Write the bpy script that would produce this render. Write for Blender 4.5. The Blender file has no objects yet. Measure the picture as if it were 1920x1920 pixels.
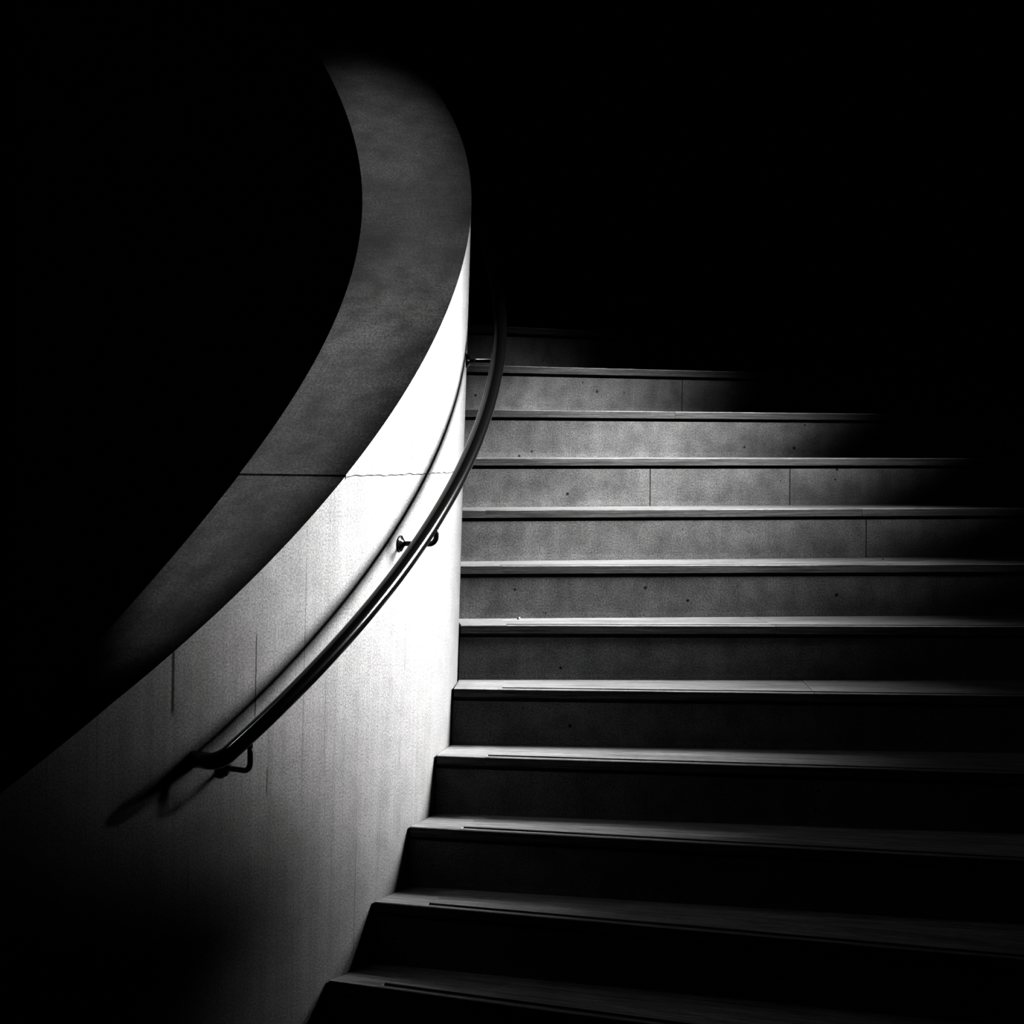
import bpy, math, random
from mathutils import Vector, Matrix

random.seed(7)
S = bpy.context.scene
col = S.collection

# ------------------------------------------------------------------ camera
EYE = 1.668                                   # eye height above the lower floor
F_PX = 4578.85
PITCH, ROLL = -0.0306968, 0.0041972
cam_d = bpy.data.cameras.new('camera')
cam_d.sensor_width = 36.0
cam_d.lens = F_PX / 1920.0 * 36.0
cam_d.clip_start = 0.05
cam_d.clip_end = 200
cam = bpy.data.objects.new('camera', cam_d)
col.objects.link(cam)
fw = Vector((0, math.cos(PITCH), math.sin(PITCH)))
r0 = Vector((1, 0, 0))
u0 = r0.cross(fw)
rt = r0 * math.cos(ROLL) + u0 * math.sin(ROLL)
up = -r0 * math.sin(ROLL) + u0 * math.cos(ROLL)
M = Matrix((rt, up, -fw)).transposed().to_4x4()
M.translation = (0, 0, EYE)
cam.matrix_world = M
S.camera = cam

# ------------------------------------------------------------------ world, light, exposure
w = bpy.data.worlds.new('dark_interior')
S.world = w
w.use_nodes = True
w.node_tree.nodes['Background'].inputs[0].default_value = (0.5, 0.5, 0.5, 1)
w.node_tree.nodes['Background'].inputs[1].default_value = 0.0


def spot(name, loc, target, power, half, blend, radius, wide=1.0, turn=0.0, along=None):
    d = bpy.data.lights.new(name, 'SPOT')
    d.energy = power
    d.spot_size = 2 * half
    d.spot_blend = blend
    d.shadow_soft_size = radius
    o = bpy.data.objects.new(name, d)
    col.objects.link(o)
    L = Vector(loc)
    ax = (Vector(target) - L).normalized()
    u = ax.cross(Vector((0, 0, 1))).normalized()
    v = u.cross(ax)
    if along is not None:                               # long axis of an oval beam
        turn = math.atan2(Vector(along).dot(v), Vector(along).dot(u))
    u2 = u * math.cos(turn) + v * math.sin(turn)
    v2 = -u * math.sin(turn) + v * math.cos(turn)
    m = Matrix((u2, v2, -ax)).transposed().to_4x4()
    m = m @ Matrix.Diagonal((wide, 1.0, 1.0, 1.0))     # oval beam
    m.translation = L
    o.matrix_world = m
    return o


ALB = 0.04                                  # how pale the concrete is; the lamps are set against it
UNIT = 4 * math.pi ** 2 / ALB
# the broad light from the right, split into seven added spots for softer shadows. Each head
# carries two beams, shaped to fade into the dark: one strikes the curved wall square on, one rakes across treads and risers
BANK = Vector((6.023, 7.30, EYE + 2.47))
b_ax = (Vector((-0.15, 6.6, EYE - 0.1)) - BANK).normalized()
b_u = b_ax.cross(Vector((0, 0, 1))).normalized()
b_v = b_u.cross(b_ax)
HEADS = [(0.0, 0.0)] + [(math.cos(math.radians(a)), math.sin(math.radians(a))) for a in range(30, 390, 60)]
for hx, hy in HEADS:
    L_ = BANK + (b_u * hx + b_v * hy) * 0.76
    spot('wall_side_spot', L_, (-0.15, 6.42, EYE + 0.09), 82.0 * UNIT / 7, 0.0805, 0.25, 0.30, 1.50, -1.4935)
    spot('stair_side_spot', L_, (-0.15, 7.706, EYE - 0.555), 50.0 * UNIT / 7, 0.0400, 0.66, 0.30, 6.71, 0.3035)
# two weak slot-shaped fill spots, added overhead only to brighten the curved wall's top
spot('coping_fill_light', (-1.75, 6.35, EYE + 4.6), (-0.565, 6.30, EYE + 0.03), 6.0 * UNIT, 0.054, 1.0, 0.05, 3.1,
     along=(0.51, 1.13, 0.96))
spot('coping_fill_light', (-0.22, 7.50, EYE + 5.2), (-0.36, 7.27, EYE + 0.76), 4.0 * UNIT, 0.062, 1.0, 0.10, 2.3,
     along=(-0.23, 1.12, 0.81))

vs = S.view_settings
vs.view_transform = 'Standard'
vs.look = 'None'
vs.gamma = 1.0
vs.use_curve_mapping = False
vs.exposure = 0.0

# ------------------------------------------------------------------ helpers
def new_obj(name, verts, faces, mats, parent=None, smooth=False, uvs=None, midx=None):
    me = bpy.data.meshes.new(name)
    me.from_pydata([tuple(v) for v in verts], [], faces)
    for m in mats:
        me.materials.append(m)
    if uvs:
        ul = me.uv_layers.new(name='UVMap')
        for lp in me.loops:
            ul.data[lp.index].uv = uvs[lp.vertex_index]
    for i, p in enumerate(me.polygons):
        p.use_smooth = smooth
        if midx:
            p.material_index = midx[i]
    me.update()
    o = bpy.data.objects.new(name, me)
    col.objects.link(o)
    if parent:
        o.parent = parent
    return o


def empty(name, loc=(0, 0, 0)):
    o = bpy.data.objects.new(name, None)
    o.location = loc
    o.empty_display_size = 0.1
    col.objects.link(o)
    return o


def tag(o, label=None, cat=None, group=None, kind=None):
    if label:
        o['label'] = label
    if cat:
        o['category'] = cat
    if group:
        o['group'] = group
    if kind:
        o['kind'] = kind
    return o


class Strips:
    """Collects grids of points; every grid keeps its own vertices so edges stay crisp."""
    def __init__(s):
        s.v, s.f, s.uv, s.m = [], [], [], []

    def grid(s, rows, uvs, mi=0, flip=False):
        b = len(s.v)
        n, k = len(rows), len(rows[0])
        for r, ur in zip(rows, uvs):
            s.v += [tuple(p) for p in r]
            s.uv += [tuple(q) for q in ur]
        for i in range(n - 1):
            for j in range(k - 1):
                a, c, d, e = b + i * k + j, b + i * k + j + 1, b + (i + 1) * k + j + 1, b + (i + 1) * k + j
                s.f.append((a, e, d, c) if flip else (a, c, d, e))
                s.m.append(mi)

    def build(s, name, mats, parent=None, smooth=True):
        return new_obj(name, s.v, s.f, mats, parent, smooth, s.uv, s.m)


def tube(path, radius, seg=16, cap=True):
    """verts/faces of a round tube along a list of points (radius may be a list)."""
    vs_, fs_ = [], []
    n = len(path)
    rad = radius if isinstance(radius, (list, tuple)) else [radius] * n
    T = []
    for i in range(n):
        a = path[max(i - 1, 0)]
        b = path[min(i + 1, n - 1)]
        T.append((b - a).normalized())
    nrm = T[0].cross(Vector((0, 0, 1)))
    if nrm.length < 1e-3:
        nrm = T[0].cross(Vector((1, 0, 0)))
    nrm.normalize()
    for i in range(n):
        nrm = (nrm - T[i] * nrm.dot(T[i])).normalized()
        bi = T[i].cross(nrm)
        for j in range(seg):
            a = 2 * math.pi * j / seg
            vs_.append(path[i] + (nrm * math.cos(a) + bi * math.sin(a)) * rad[i])
    for i in range(n - 1):
        for j in range(seg):
            j2 = (j + 1) % seg
            fs_.append((i * seg + j, i * seg + j2, (i + 1) * seg + j2, (i + 1) * seg + j))
    if cap:
        fs_.append(tuple(range(seg))[::-1])
        fs_.append(tuple((n - 1) * seg + j for j in range(seg)))
    return vs_, fs_


# ------------------------------------------------------------------ materials
class NT:
    def __init__(s, name, rough=0.85, spec=0.2):
        s.mat = bpy.data.materials.new(name)
        s.mat.use_nodes = True
        s.t = s.mat.node_tree
        s.b = s.t.nodes['Principled BSDF']
        s.b.inputs['Roughness'].default_value = rough
        s.b.inputs['Specular IOR Level'].default_value = spec

    def n(s, typ, **kw):
        nd = s.t.nodes.new(typ)
        for k, v in kw.items():
            if k.startswith('i_'):
                key = k[2:]
                nd.inputs[int(key) if key.isdigit() else key].default_value = v
            else:
                setattr(nd, k, v)
        return nd

    def l(s, a, b):
        s.t.links.new(a, b)

    def coord(s, kind, scale):
        tc = s.n('ShaderNodeTexCoord')
        mp = s.n('ShaderNodeMapping')
        mp.inputs['Scale'].default_value = scale
        s.l(tc.outputs[kind], mp.inputs[0])
        return mp.outputs[0]

    def noise(s, vec, scale, detail=4, rough=0.6):
        nd = s.n('ShaderNodeTexNoise')
        nd.inputs['Scale'].default_value = scale
        nd.inputs['Detail'].default_value = detail
        nd.inputs['Roughness'].default_value = rough
        s.l(vec, nd.inputs['Vector'])
        return nd.outputs['Fac']

    def rng(s, fac, a, b, c, d):
        nd = s.n('ShaderNodeMapRange')
        for i, v in enumerate((a, b, c, d)):
            nd.inputs[i + 1].default_value = v
        s.l(fac, nd.inputs[0])
        return nd.outputs[0]

    def mul(s, a, b, op='MULTIPLY'):
        nd = s.n('ShaderNodeMath', operation=op)
        for i, x in enumerate((a, b)):
            if isinstance(x, (int, float)):
                nd.inputs[i].default_value = x
            else:
                s.l(x, nd.inputs[i])
        return nd.outputs[0]

    def pits(s, vec, scale, keep, size):
        """small dark air holes: 1 outside, 0 in the hole"""
        vo = s.n('ShaderNodeTexVoronoi')
        vo.inputs['Scale'].default_value = scale
        s.l(vec, vo.inputs['Vector'])
        sep = s.n('ShaderNodeSeparateColor')
        s.l(vo.outputs['Color'], sep.inputs[0])
        big = s.rng(sep.outputs[0], keep, 1.0, 0.0, size)       # only some cells hold a hole
        d = s.mul(vo.outputs['Distance'], big, 'SUBTRACT')
        return s.rng(d, 0.0, 0.025, 0.0, 1.0)

    def finish(s, val, bump=None, strength=0.2, dist=0.002):
        cb = s.n('ShaderNodeCombineColor')
        for i in range(3):
            s.l(val, cb.inputs[i])
        s.l(cb.outputs[0], s.b.inputs['Base Color'])
        if bump is not None:
            bp = s.n('ShaderNodeBump')
            bp.inputs['Strength'].default_value = strength
            bp.inputs['Distance'].default_value = dist
            s.l(bump, bp.inputs['Height'])
            s.l(bp.outputs[0], s.b.inputs['Normal'])
        return s.mat


def mat_wall(albedo):
    """board-marked cast concrete; UV = metres along the curve, metres up"""
    m = NT('board_marked_concrete', 0.8, 0.03)
    uv = m.coord('UV', (1, 1, 1))
    fine = m.noise(uv, 190, 3, 0.7)
    mid = m.noise(uv, 14, 4, 0.55)
    streak = m.noise(m.coord('UV', (34, 0.9, 1)), 1.0, 4, 0.6)
    hair = m.noise(m.coord('UV', (150, 1.6, 1)), 1.0, 2, 0.5)
    # formwork boards: a tone for each board and a fine line at its edge, present only in stretches
    sx = m.n('ShaderNodeSeparateXYZ')
    m.l(uv, sx.inputs[0])
    bx_ = m.mul(sx.outputs[0], 7.9)
    fr = m.mul(bx_, 1.0, 'FRACT')
    edge = m.rng(m.mul(m.mul(fr, 0.5, 'SUBTRACT'), 1.0, 'ABSOLUTE'), 0.478, 0.5, 0.0, 1.0)
    here = m.rng(m.noise(m.coord('UV', (7.9, 1.3, 1)), 1.0, 1, 0.5), 0.5, 0.62, 0.0, 1.0)
    line = m.mul(edge, here)
    wn = m.n('ShaderNodeTexWhiteNoise', noise_dimensions='1D')
    m.l(m.mul(bx_, 1.0, 'FLOOR'), wn.inputs['W'])
    board = m.rng(wn.outputs['Value'], 0, 1, 0.93, 1.05)
    pit = m.pits(uv, 30, 0.72, 0.055)
    v = m.mul(m.rng(fine, 0.36, 0.64, 0.60, 1.36), m.rng(mid, 0.3, 0.7, 0.86, 1.1))
    v = m.mul(v, m.rng(streak, 0.3, 0.7, 0.87, 1.1))
    v = m.mul(v, m.rng(hair, 0.3, 0.7, 0.93, 1.06))
    v = m.mul(v, board)
    v = m.mul(v, m.rng(line, 0, 1, 1.0, 0.5))
    # open seams left between formwork boards: place along, bottom, top, half width, darkness
    for u0, z0, z1, hw, dark in ((3.366, 1.02, 1.25, 0.0042, 0.12), (3.6208, 0.99, 1.21, 0.0022, 0.22),
                                 (3.6668, 0.80, 0.89, 0.0022, 0.35), (4.3155, 1.05, 1.21, 0.0012, 0.5),
                                 (4.3248, 1.60, 1.82, 0.0012, 0.5), (4.5775, 1.69, 1.93, 0.0012, 0.6),
                                 (3.8897, 0.83, 1.08, 0.0014, 0.6), (4.2964, 0.80, 0.89, 0.0012, 0.5)):
        du = m.mul(m.mul(sx.outputs[0], u0, 'SUBTRACT'), 1.0, 'ABSOLUTE')
        dz = m.mul(m.mul(sx.outputs[1], (z0 + z1) / 2, 'SUBTRACT'), 1.0, 'ABSOLUTE')
        seam = m.mul(m.rng(du, hw * 0.7, hw * 1.3, 1.0, 0.0), m.rng(dz, (z1 - z0) / 2 - 0.02, (z1 - z0) / 2, 1.0, 0.0))
        v = m.mul(v, m.rng(seam, 0, 1, 1.0, dark))
    v = m.mul(v, m.rng(pit, 0, 1, 0.25, 1.0))
    h = m.mul(m.mul(fine, 0.5), m.mul(line, -0.8), 'ADD')
    return m.finish(m.mul(v, albedo), h, 0.25, 0.002)


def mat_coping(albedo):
    """hand-trowelled, weathered top of the wall, with shade also put into its colour; UV = along, across (metres)"""
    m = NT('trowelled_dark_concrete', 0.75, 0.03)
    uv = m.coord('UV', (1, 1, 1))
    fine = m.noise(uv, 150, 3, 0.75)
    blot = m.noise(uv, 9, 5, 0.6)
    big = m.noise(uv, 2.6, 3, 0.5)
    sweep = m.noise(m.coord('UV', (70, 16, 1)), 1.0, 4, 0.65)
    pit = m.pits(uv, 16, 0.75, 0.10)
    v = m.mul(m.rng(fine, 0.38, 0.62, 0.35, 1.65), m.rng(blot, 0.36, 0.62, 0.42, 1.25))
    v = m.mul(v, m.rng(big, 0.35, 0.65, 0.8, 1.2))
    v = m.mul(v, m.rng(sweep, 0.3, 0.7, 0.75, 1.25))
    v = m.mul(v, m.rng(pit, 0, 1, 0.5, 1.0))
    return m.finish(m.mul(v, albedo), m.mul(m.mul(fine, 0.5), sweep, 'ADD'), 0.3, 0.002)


def mat_riser(albedo):
    m = NT('pitted_step_concrete', 0.8, 0.03)
    uv = m.coord('UV', (1, 1, 1))
    fine = m.noise(uv, 200, 3, 0.75)
    blot = m.noise(uv, 11, 5, 0.6)
    big = m.noise(uv, 2.3, 3, 0.5)
    drip = m.noise(m.coord('UV', (26, 3, 1)), 1.0, 4, 0.6)
    pit = m.pits(uv, 15, 0.45, 0.095)
    pit2 = m.pits(m.coord('UV', (1.0, 0.8, 1)), 37, 0.8, 0.10)
    v = m.mul(m.rng(fine, 0.36, 0.64, 0.5, 1.5), m.rng(blot, 0.35, 0.65, 0.68, 1.2))
    v = m.mul(v, m.rng(big, 0.35, 0.65, 0.75, 1.15))
    v = m.mul(v, m.rng(drip, 0.3, 0.7, 0.88, 1.12))
    # pale cement scum along the foot of the riser
    sx = m.n('ShaderNodeSeparateXYZ')
    m.l(uv, sx.inputs[0])
    foot = m.rng(m.mul(sx.outputs[1], m.mul(blot, 0.02), 'SUBTRACT'), 0.004, 0.010, 1.22, 1.0)
    v = m.mul(v, foot)
    v = m.mul(v, m.mul(m.rng(pit, 0, 1, 0.06, 1.0), m.rng(pit2, 0, 1, 0.25, 1.0)))
    return m.finish(m.mul(v, albedo), m.mul(fine, 1.0), 0.25, 0.002)


def mat_wood(name, albedo):
    """UV = metres along the board, metres across"""
    m = NT(name, 0.6, 0.05)
    oi = m.n('ShaderNodeObjectInfo')
    tc = m.n('ShaderNodeTexCoord')
    ad = m.n('ShaderNodeVectorMath', operation='ADD')
    m.l(tc.outputs['UV'], ad.inputs[0])
    m.l(oi.outputs['Random'], ad.inputs[1])

    def mp(sc):
        q = m.n('ShaderNodeMapping')
        q.inputs['Scale'].default_value = sc
        m.l(ad.outputs[0], q.inputs[0])
        return q.outputs[0]
    grain = m.noise(mp((5, 170, 1)), 1.0, 4, 0.65)
    fine = m.noise(mp((40, 500, 1)), 1.0, 2, 0.6)
    big = m.noise(mp((1.2, 14, 1)), 1.0, 3, 0.5)
    v = m.mul(m.rng(grain, 0.34, 0.66, 0.30, 1.6), m.rng(fine, 0.3, 0.7, 0.65, 1.35))
    v = m.mul(v, m.rng(big, 0.35, 0.65, 0.85, 1.12))
    return m.finish(m.mul(v, albedo), grain, 0.25, 0.001)


def mat_plain(name, val, rough, spec=0.5, metal=0.0):
    m = NT(name, rough, spec)
    m.b.inputs['Metallic'].default_value = metal
    n = m.noise(m.coord('Object', (1, 1, 1)), 120, 2, 0.5)
    return m.finish(m.rng(n, 0.3, 0.7, val * 0.85, val * 1.15))


A = ALB
WALL = mat_wall(A)
COPE = mat_coping(A * 0.157)  # low albedo also holds the top's lack of direct light
RISE = mat_riser(A * 0.76)
WOOD = mat_wood('pale_worn_oak', A * 2.1)
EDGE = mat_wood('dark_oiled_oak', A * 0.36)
RAILM = mat_plain('black_painted_steel', 0.0003, 0.12, 0.5)
RAILM.node_tree.nodes['Principled BSDF'].inputs['IOR'].default_value = 1.20
STRIP = mat_plain('black_rubber', 0.001, 0.7, 0.03)
FLOORM = mat_riser(A * 0.6)
FLECK = mat_plain('white_paper', A * 1.5, 0.8, 0.2)

# ------------------------------------------------------------------ stair geometry (metres)
CX, CY = -2.2432892, 7.0200432            # centre the stair winds round
RW, TWALL = 2.1042737, 0.3150485          # outer face radius, thickness of the curved wall
DTH, RISEH = 0.11399516, 0.16             # angle and rise of one step
Z0 = -0.5855125 + EYE
HCAP, HRAIL, OFF = 1.1925597, 0.8776331, 0.0939354
R2, R3, BAT, H2, H3 = -0.0479211, -0.0263174, 0.0263765, -0.0601801, -0.0511373
TH0, ST1 = -0.4296095, 0.0011263
SCX, SCY = CX - 0.0445151, CY + 0.0216505  # centre of the step lines


def poly(c, t):
    t = min(max(t, -0.85), 0.5)
    return c[0] + t * (c[1] + t * (c[2] + t * (c[3] + t * c[4])))


OUTER = (-0.00039, 0.05307, 0.05203, -0.26064, -0.29657)   # hand-built unevenness of the two faces
INNER = (0.00276, -0.03540, -0.09486, 0.16745, 0.34286)


def rad0(th, z):
    t = min(max(th, -1.1), 1.1)
    return RW * (1 + R2 * t * t + R3 * t ** 3) + BAT * (z - EYE)


def rad_at(th, z):
    return rad0(th, z) + poly(OUTER, th)


def thick(th):
    return TWALL + poly(OUTER, th) - poly(INNER, th)


def nose_z(th):
    t = min(max(th, -1.1), 1.1)
    return Z0 + th / DTH * RISEH + H2 * t * t + H3 * t ** 3


def at(th, r, z):
    return Vector((CX + r * math.cos(th), CY + r * math.sin(th), z))


def th_step(k):
    return TH0 + k * DTH + ST1 * (k - 4.5) ** 2


def z_step(k):
    return Z0 + (TH0 / DTH + k) * RISEH


# ------------------------------------------------------------------ setting: floor
def box(name, lo, hi, mat, parent=None):
    x0, y0, z0 = lo
    x1, y1, z1 = hi
    st = Strips()
    def q(a, b, c, d, w_, h_):
        st.grid([[a, b], [d, c]], [[(0, 0), (w_, 0)], [(0, h_), (w_, h_)]])
    dx, dy, dz = x1 - x0, y1 - y0, z1 - z0
    q((x0, y0, z1), (x1, y0, z1), (x1, y1, z1), (x0, y1, z1), dx, dy)
    q((x0, y1, z0), (x1, y1, z0), (x1, y0, z0), (x0, y0, z0), dx, dy)
    q((x0, y0, z0), (x1, y0, z0), (x1, y0, z1), (x0, y0, z1), dx, dz)
    q((x1, y1, z0), (x0, y1, z0), (x0, y1, z1), (x1, y1, z1), dx, dz)
    q((x1, y0, z0), (x1, y1, z0), (x1, y1, z1), (x1, y0, z1), dy, dz)
    q((x0, y1, z0), (x0, y0, z0), (x0, y0, z1), (x0, y1, z1), dy, dz)
    return st.build(name, [mat], parent, False)


floor = box('floor', (-7, -1.5, -0.15), (8, 14, 0.0), FLOORM)
tag(floor, 'dark concrete floor at the foot of the winding stair', kind='structure')

# ------------------------------------------------------------------ curved wall, cast in two pours
wall = empty('wall_left', at(0, RW, 0) * 1.0)
wall.location = (0, 0, 0)
tag(wall, 'curved pale concrete stair wall with a dark sloping top', kind='structure')
TH_A, TH_B = -1.30, 1.25
ZJ = EYE - 0.0985                          # level of the day joint between the pours
CT = 0.006                                 # skin of the trowelled top


def cap_z(th):
    return nose_z(th) + HCAP


lo_t, hi_t = TH_A, TH_B
for _ in range(60):                        # angle at which the top crosses the joint level
    mid_t = (lo_t + hi_t) / 2
    if cap_z(mid_t) < ZJ:
        lo_t = mid_t
    else:
        hi_t = mid_t
TH_J = lo_t


def frange(a, b, step):
    n = max(2, int(math.ceil((b - a) / step)) + 1)
    return [a + (b - a) * i / (n - 1) for i in range(n)]


def jag(th):
    return 0.0016 * math.sin(th * 91) * math.sin(th * 37 + 1) + 0.0012 * math.sin(th * 213 + 2)


def wall_section(name, ths, zlo, zhi, label):
    st = Strips()
    def col_pts(rr, zs, t):
        return [at(t, rad_at(t, z) + rr, z) for z in zs]
    for side, flip in ((0.0, True), (-1.0, False)):
        rows, uv = [], []
        for t in ths:
            rr = side * thick(t)
            a, b = zlo(t), zhi(t)
            zs = [a + (b - a) * i / 6 for i in range(7)]
            rows.append(col_pts(rr, zs, t))
            uv.append([(t * RW + 5, z) for z in zs])
        st.grid(rows, uv, 0, flip)
    for fz, flip in ((zhi, True), (zlo, False)):
        rows, uv = [], []
        for t in ths:
            z = fz(t)
            rows.append([at(t, rad_at(t, z) - thick(t), z), at(t, rad_at(t, z), z)])
            uv.append([(t * RW, 0), (t * RW, TWALL)])
        st.grid(rows, uv, 0, not flip)
    for t, flip in ((ths[0], False), (ths[-1], True)):
        a, b = zlo(t), zhi(t)
        st.grid([[at(t, rad_at(t, a) - thick(t), a), at(t, rad_at(t, a), a)],
                 [at(t, rad_at(t, b) - thick(t), b), at(t, rad_at(t, b), b)]],
                [[(0, a), (TWALL, a)], [(0, b), (TWALL, b)]], 0, flip)
    o = st.build(name, [WALL], wall)
    o['label'] = label
    return o



wall_section('concrete_pour', frange(TH_A, TH_B, 0.008), lambda t: 0.0,
             lambda t: min(cap_z(t) - CT, ZJ - 0.0012 + jag(t)), 'lower pour of the curved wall')
wall_section('concrete_pour', frange(TH_J + 0.004, TH_B, 0.008), lambda t: ZJ + 0.0012 + jag(t),
             lambda t: max(cap_z(t) - CT, ZJ + 0.003), 'upper pour of the curved wall')


def coping(ths, dz, label):
    st = Strips()
    K = 8
    rows, uv = [], []
    for t in ths:
        z = cap_z(t) + dz
        rows.append([at(t, rad_at(t, z) - thick(t) * (1 - j / K), z) for j in range(K + 1)])
        uv.append([(t * RW + 5, TWALL * j / K) for j in range(K + 1)])
    st.grid(rows, uv, 0, False)
    rows2 = [[p - Vector((0, 0, CT + dz)) for p in r] for r in rows]
    st.grid(rows2, uv, 0, True)
    for j, flip in ((K, False), (0, True)):
        st.grid([[r[j], q[j]] for r, q in zip(rows, rows2)],
                [[(u[j][0], cap_z(t)), (u[j][0], cap_z(t) - CT)] for u, t in zip(uv, ths)], 1, flip)
    for i, flip in ((0, False), (len(ths) - 1, True)):
        st.grid([rows2[i], rows[i]], [uv[i], [(a, b + CT) for a, b in uv[i]]], 0, flip)
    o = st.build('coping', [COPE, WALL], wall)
    o['label'] = label
    return o


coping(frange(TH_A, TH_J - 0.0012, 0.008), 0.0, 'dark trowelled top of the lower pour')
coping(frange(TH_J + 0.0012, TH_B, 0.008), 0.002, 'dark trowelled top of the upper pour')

# ------------------------------------------------------------------ staircase: oak boards on concrete risers
stair = empty('staircase', (SCX + 3 * math.cos(-0.7), SCY + 3 * math.sin(-0.7), 0))
tag(stair, 'winding concrete staircase with pale wooden treads beside the curved wall', 'staircase')
SO = Vector(stair.location)
TB, GAP, OVER = 0.024, 0.012, 0.008         # board thickness, bedding joint, nosing overhang
R_OUT = 6.0
K_MIN, K_MAX = -2, 14


def stair_pt(k, r, back, z):
    th = th_step(k)
    return Vector((SCX + r * math.cos(th) - back * math.sin(th),
                   SCY + r * math.sin(th) + back * math.cos(th), z)) - SO


def wall_r(k, z, back=0.0):
    """radius (about the step centre) at which step line k meets the wall face"""
    th = th_step(k)
    r = RW
    for _ in range(8):
        x = SCX + r * math.cos(th) - back * math.sin(th)
        y = SCY + r * math.sin(th) + back * math.cos(th)
        t = math.atan2(y - CY, x - CX)
        d = math.hypot(x - CX, y - CY)
        r += rad_at(t, z) - d
    return r


def px_to_r(k, u, z, back=0.0):
    """radius on step line k that stands at picture column u"""
    lo_, hi_ = 1.5, R_OUT
    for _ in range(50):
        m_ = (lo_ + hi_) / 2
        P = stair_pt(k, m_, back, z) + SO - Vector((0, 0, EYE))
        if 960 + F_PX * P.dot(rt) / P.dot(fw) < u:
            lo_ = m_
        else:
            hi_ = m_
    return lo_


def tread(k, ra, rb, groove_from, wall_end):
    """one board of step k between radii ra and rb (ra follows the wall when wall_end)"""
    z = z_step(k)
    g0, g1, gd = 0.020, 0.050, 0.008        # groove for the anti-slip strip
    e = 0.002
    st = Strips()
    stations = [(ra, False)]
    if groove_from and ra < groove_from < rb:
        stations += [(groove_from, False), (groove_from + 0.0005, True)]
    elif groove_from:
        stations = [(ra, True)]
    stations.append((rb, bool(groove_from)))
    full = []
    for r, grv in stations:
        P_f = stair_pt(k, r, 0, z)
        def width(rr):
            a = stair_pt(k, rr, 0, z)
            b = stair_pt(k + 1, rr, OVER + 0.03, z)
            return (b - a).length, (b - a).normalized()
        wd, dr = width(r)
        d = -gd if grv else 0.0
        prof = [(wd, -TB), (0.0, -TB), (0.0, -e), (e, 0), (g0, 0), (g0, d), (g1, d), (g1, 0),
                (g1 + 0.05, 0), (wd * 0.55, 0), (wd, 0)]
        pts = []
        for a, zz in prof:
            p = P_f + dr * a
            if wall_end and r == ra:          # trim the end to the curved wall
                q = p + SO
                t = math.atan2(q.y - CY, q.x - CX)
                dd = math.hypot(q.x - CX, q.y - CY)
                tgt = rad_at(t, z) + 0.007
                uu = Vector((math.cos(th_step(k)), math.sin(th_step(k)), 0))
                for _ in range(6):
                    q = p + SO
                    t = math.atan2(q.y - CY, q.x - CX)
                    dd = math.hypot(q.x - CX, q.y - CY)
                    p = p + uu * (rad_at(t, z) + 0.007 - dd)
            pts.append(Vector((p.x, p.y, z - SO.z + zz)))
        full.append((pts, r, prof, wd))
    for i in range(len(full) - 1):
        A_, B_ = full[i], full[i + 1]
        acc = 0.0
        for j in range(len(A_[0]) - 1):
            seg_l = math.hypot(A_[2][j + 1][0] - A_[2][j][0], A_[2][j + 1][1] - A_[2][j][1])
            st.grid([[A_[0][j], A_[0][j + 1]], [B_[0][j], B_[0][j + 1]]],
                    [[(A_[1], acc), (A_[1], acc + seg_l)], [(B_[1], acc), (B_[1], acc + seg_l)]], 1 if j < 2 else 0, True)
            acc += seg_l
        st.grid([[A_[0][-1], A_[0][0]], [B_[0][-1], B_[0][0]]], [[(0, 0), (0, .02)], [(1, 0), (1, .02)]], 0, True)
    for pts, flip in ((full[0][0], False), (full[-1][0], True)):
        b = len(st.v)
        st.v += [tuple(p) for p in pts]
        st.uv += [(p.x, p.z) for p in pts]
        f = tuple(range(b, b + len(pts)))
        st.f.append(f[::-1] if flip else f)
        st.m.append(0)
    o = st.build('tread', [WOOD, EDGE], stair, False)
    if groove_from:
        ga = max(groove_from + 0.002, ra + 0.001)
        gb = rb - 0.001
        st = Strips()
        def ring(r):
            a = stair_pt(k, r, 0, z)
            b = stair_pt(k + 1, r, OVER + 0.03, z)
            dr = (b - a).normalized()
            P = [a + dr * (g0 + 0.0012), a + dr * (g1 - 0.0012)]
            zt, zb = z - SO.z - 0.0045, z - SO.z - gd + 0.0004
            return [Vector((P[0].x, P[0].y, zb)), Vector((P[0].x, P[0].y, zt)),
                    Vector((P[1].x, P[1].y, zt)), Vector((P[1].x, P[1].y, zb))]
        ra_, rb_ = ring(ga), ring(gb)
        for j in range(4):
            j2 = (j + 1) % 4
            st.grid([[ra_[j], ra_[j2]], [rb_[j], rb_[j2]]], [[(0, 0), (0, 1)], [(1, 0), (1, 1)]], 0, True)
        for rr_, flip in ((ra_, False), (rb_, True)):
            b = len(st.v)
            st.v += [tuple(p) for p in rr_]
            st.uv += [(0, 0)] * 4
            st.f.append((b + 3, b + 2, b + 1, b) if flip else (b, b + 1, b + 2, b + 3))
            st.m.append(0)
        s_ = st.build('grip_strip', [STRIP], o, False)
        s_['label'] = 'narrow black anti-slip strip'
    return o


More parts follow.
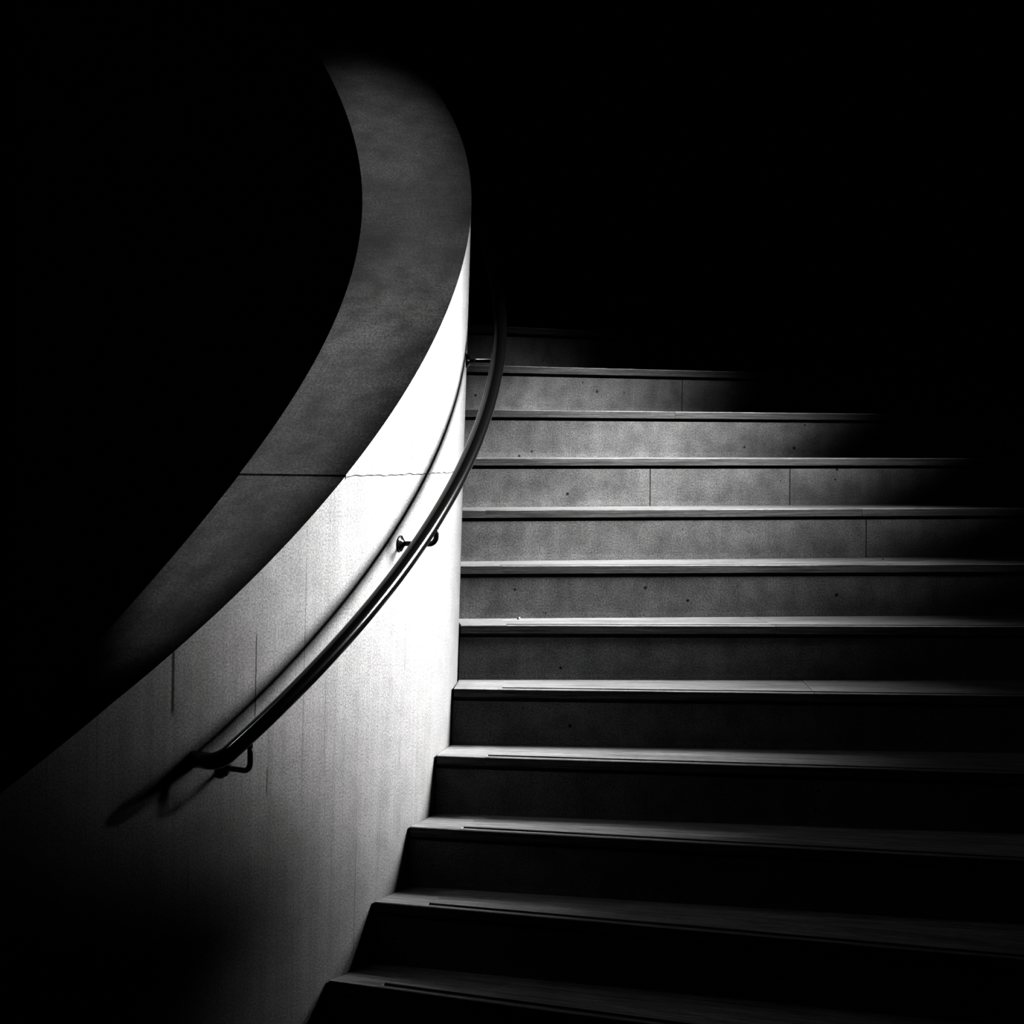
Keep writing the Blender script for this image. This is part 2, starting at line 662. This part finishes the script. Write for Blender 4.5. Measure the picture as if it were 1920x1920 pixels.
def riser(k, ra, rb, wall_end):
    """concrete face between the top of tread k and the underside of tread k+1"""
    zb = z_step(k)
    zt = z_step(k + 1) - TB
    za = zt - GAP
    prof = [(0.10, zb), (OVER, zb), (OVER, za), (OVER + 0.028, za + 0.001), (OVER + 0.028, zt), (0.10, zt)]
    st = Strips()
    nst = max(2, int((rb - ra) / 0.4) + 1)
    rows = []
    for i in range(nst):
        r = ra + (rb - ra) * i / (nst - 1)
        pts = []
        for bk, zz in prof:
            rr = r
            if wall_end and i == 0:
                rr = wall_r(k + 1, zz, bk) + 0.004
            pts.append((stair_pt(k + 1, rr, bk, zz), rr))
        rows.append(pts)
    vv = [0.0, 0.06, 0.06 + za - zb, 0.10 + za - zb, 0.12 + za - zb, 0.2 + za - zb]
    for j in range(len(prof) - 1):
        st.grid([[q[j][0], q[j + 1][0]] for q in rows],
                [[(q[j][1] + k * 1.7, vv[j] - 0.06), (q[j + 1][1] + k * 1.7, vv[j + 1] - 0.06)] for q in rows], 0, True)
    st.grid([[q[-1][0], q[0][0]] for q in rows], [[(0, 0), (0, .2)] for q in rows], 0, True)
    for q, flip in ((rows[0], False), (rows[-1], True)):
        b = len(st.v)
        st.v += [tuple(p[0]) for p in q]
        st.uv += [(p[0].x, p[0].z) for p in q]
        f = tuple(range(b, b + len(q)))
        st.f.append(f[::-1] if flip else f)
        st.m.append(0)
    return st.build('riser', [RISE], stair, False)


TREAD_JOINT = {8: [1266], 6: [1617], 3: [1527], 4: [1455]}
RISER_JOINT = {5: [1624], 8: [1279], 6: [1219, 1481]}
for k in range(K_MIN, K_MAX + 1):
    z = z_step(k)
    r_in = wall_r(k, z) + 0.007
    cuts = [r_in] + [px_to_r(k, u, z) for u in TREAD_JOINT.get(k, [])] + [R_OUT]
    if k not in TREAD_JOINT:
        cuts.insert(1, 4.35 + 0.25 * math.sin(k * 2.3))
    g = r_in + 0.135
    for i in range(len(cuts) - 1):
        tread(k, cuts[i] + (0.0008 if i else 0), cuts[i + 1] - 0.0008, g if k <= 6 else None, i == 0)
for k in range(K_MIN - 1, K_MAX):
    z = z_step(k)
    r_in = wall_r(k + 1, z) + 0.004
    cuts = [r_in] + [px_to_r(k + 1, u, z + 0.06, OVER) for u in RISER_JOINT.get(k, [])] + [R_OUT]
    for i in range(len(cuts) - 1):
        riser(k, cuts[i] + (0.0016 if i else 0), cuts[i + 1] - 0.0016, i == 0)

# ------------------------------------------------------------------ handrail on the curved wall
TH_END = -0.732
rail_root = empty('handrail', at(-0.35, rad_at(-0.35, EYE), nose_z(-0.35) + HRAIL - 0.085))
tag(rail_root, 'black round steel handrail on brackets following the curved wall', 'handrail')
RO = Vector(rail_root.location)
RR = 0.0200


def rail_z(th):
    t = min(max(th, -0.8), 0.4)
    return nose_z(th) + HRAIL + 0.02853 * t + 0.07429 * t * t


def rail_pt(th, dz=0.0, off=OFF):
    z = rail_z(th) + dz
    return at(th, rad0(th, z) + off, z)


path = []
# lower end: a short bend turns the rail level and back into the wall
e0 = rail_pt(TH_END)
tan = (rail_pt(TH_END + 0.004) - e0).normalized()
inw = (at(TH_END, 1, 0) - at(TH_END, 2, 0)).normalized()
rb_ = 0.035
cen = e0 + inw * rb_
end_wall = cen - tan * rb_ + inw * (OFF - rb_ - 0.001)
path.append(end_wall)
for i in range(9):
    a = math.pi / 2 * i / 8
    path.append(cen - tan * rb_ * math.cos(a) - inw * rb_ * math.sin(a))
for t in frange(TH_END + 0.006, 1.15, 0.012):
    path.append(rail_pt(t))
path = [p - RO for p in path]
v_, f_ = tube(path, RR, 28)
new_obj('rail_tube', v_, f_, [RAILM], rail_root, True)


def bracket(th):
    zr = rail_z(th)
    za = nose_z(th) + 0.8086
    rw = rad_at(th, za)
    rr_ = rad0(th, zr) + OFF
    p = []
    bend = 0.020
    p.append(at(th, rw + 0.002, za))
    p.append(at(th, rw + 0.03, za))
    for i in range(9):
        a = math.pi / 2 * i / 8
        p.append(at(th, rr_ - bend + bend * math.sin(a), za + bend - bend * math.cos(a)))
    p.append(at(th, rr_, zr - RR + 0.004))
    p = [q - RO for q in p]
    v, f = tube(p, 0.0068, 14)
    o = new_obj('bracket', v, f, [RAILM], rail_root, True)
    d = [(0.0, 0.021), (0.004, 0.021), (0.007, 0.016), (0.012, 0.0085)]
    pp = [at(th, rw + a + 0.0005, za) - RO for a, _ in d]
    v, f = tube(pp, [b for _, b in d], 22)
    c = new_obj('wall_plate', v, f, [RAILM], o, False)
    c['label'] = 'round fixing plate against the concrete'


for th in (-0.703, -0.352, -0.004, 0.345, 0.693, 1.04):
    bracket(th)


# ------------------------------------------------------------------ crumbs lying on the treads
def fleck(k, u, back, size, label):
    z = z_step(k)
    c = stair_pt(k, px_to_r(k, u, z, back), back, z) + SO
    rnd = random.Random(int(u))
    vs_ = []
    for lz, sc in ((0.0, 1.0), (0.45, 1.1), (1.0, 0.55)):
        for j in range(7):
            a = 2 * math.pi * j / 7
            q = size * 0.5 * sc * rnd.uniform(0.7, 1.2)
            vs_.append((q * math.cos(a), q * math.sin(a) * 0.7, lz * size * 0.7))
    fs_ = [tuple(range(7))[::-1], tuple(range(14, 21))]
    for i in range(2):
        for j in range(7):
            fs_.append((i * 7 + j, i * 7 + (j + 1) % 7, (i + 1) * 7 + (j + 1) % 7, (i + 1) * 7 + j))
    o = new_obj('paper_crumb', vs_, fs_, [FLECK])
    o.location = c + Vector((0, 0, 0.0003))
    tag(o, label, 'crumb', 'crumbs on the treads')


fleck(4, 973, 0.225, 0.011, 'tiny white paper crumb at the back of a wooden tread, close to the curved wall')
fleck(5, 1657, 0.30, 0.008, 'tiny white paper crumb on a tread far from the curved wall, beside a riser joint')
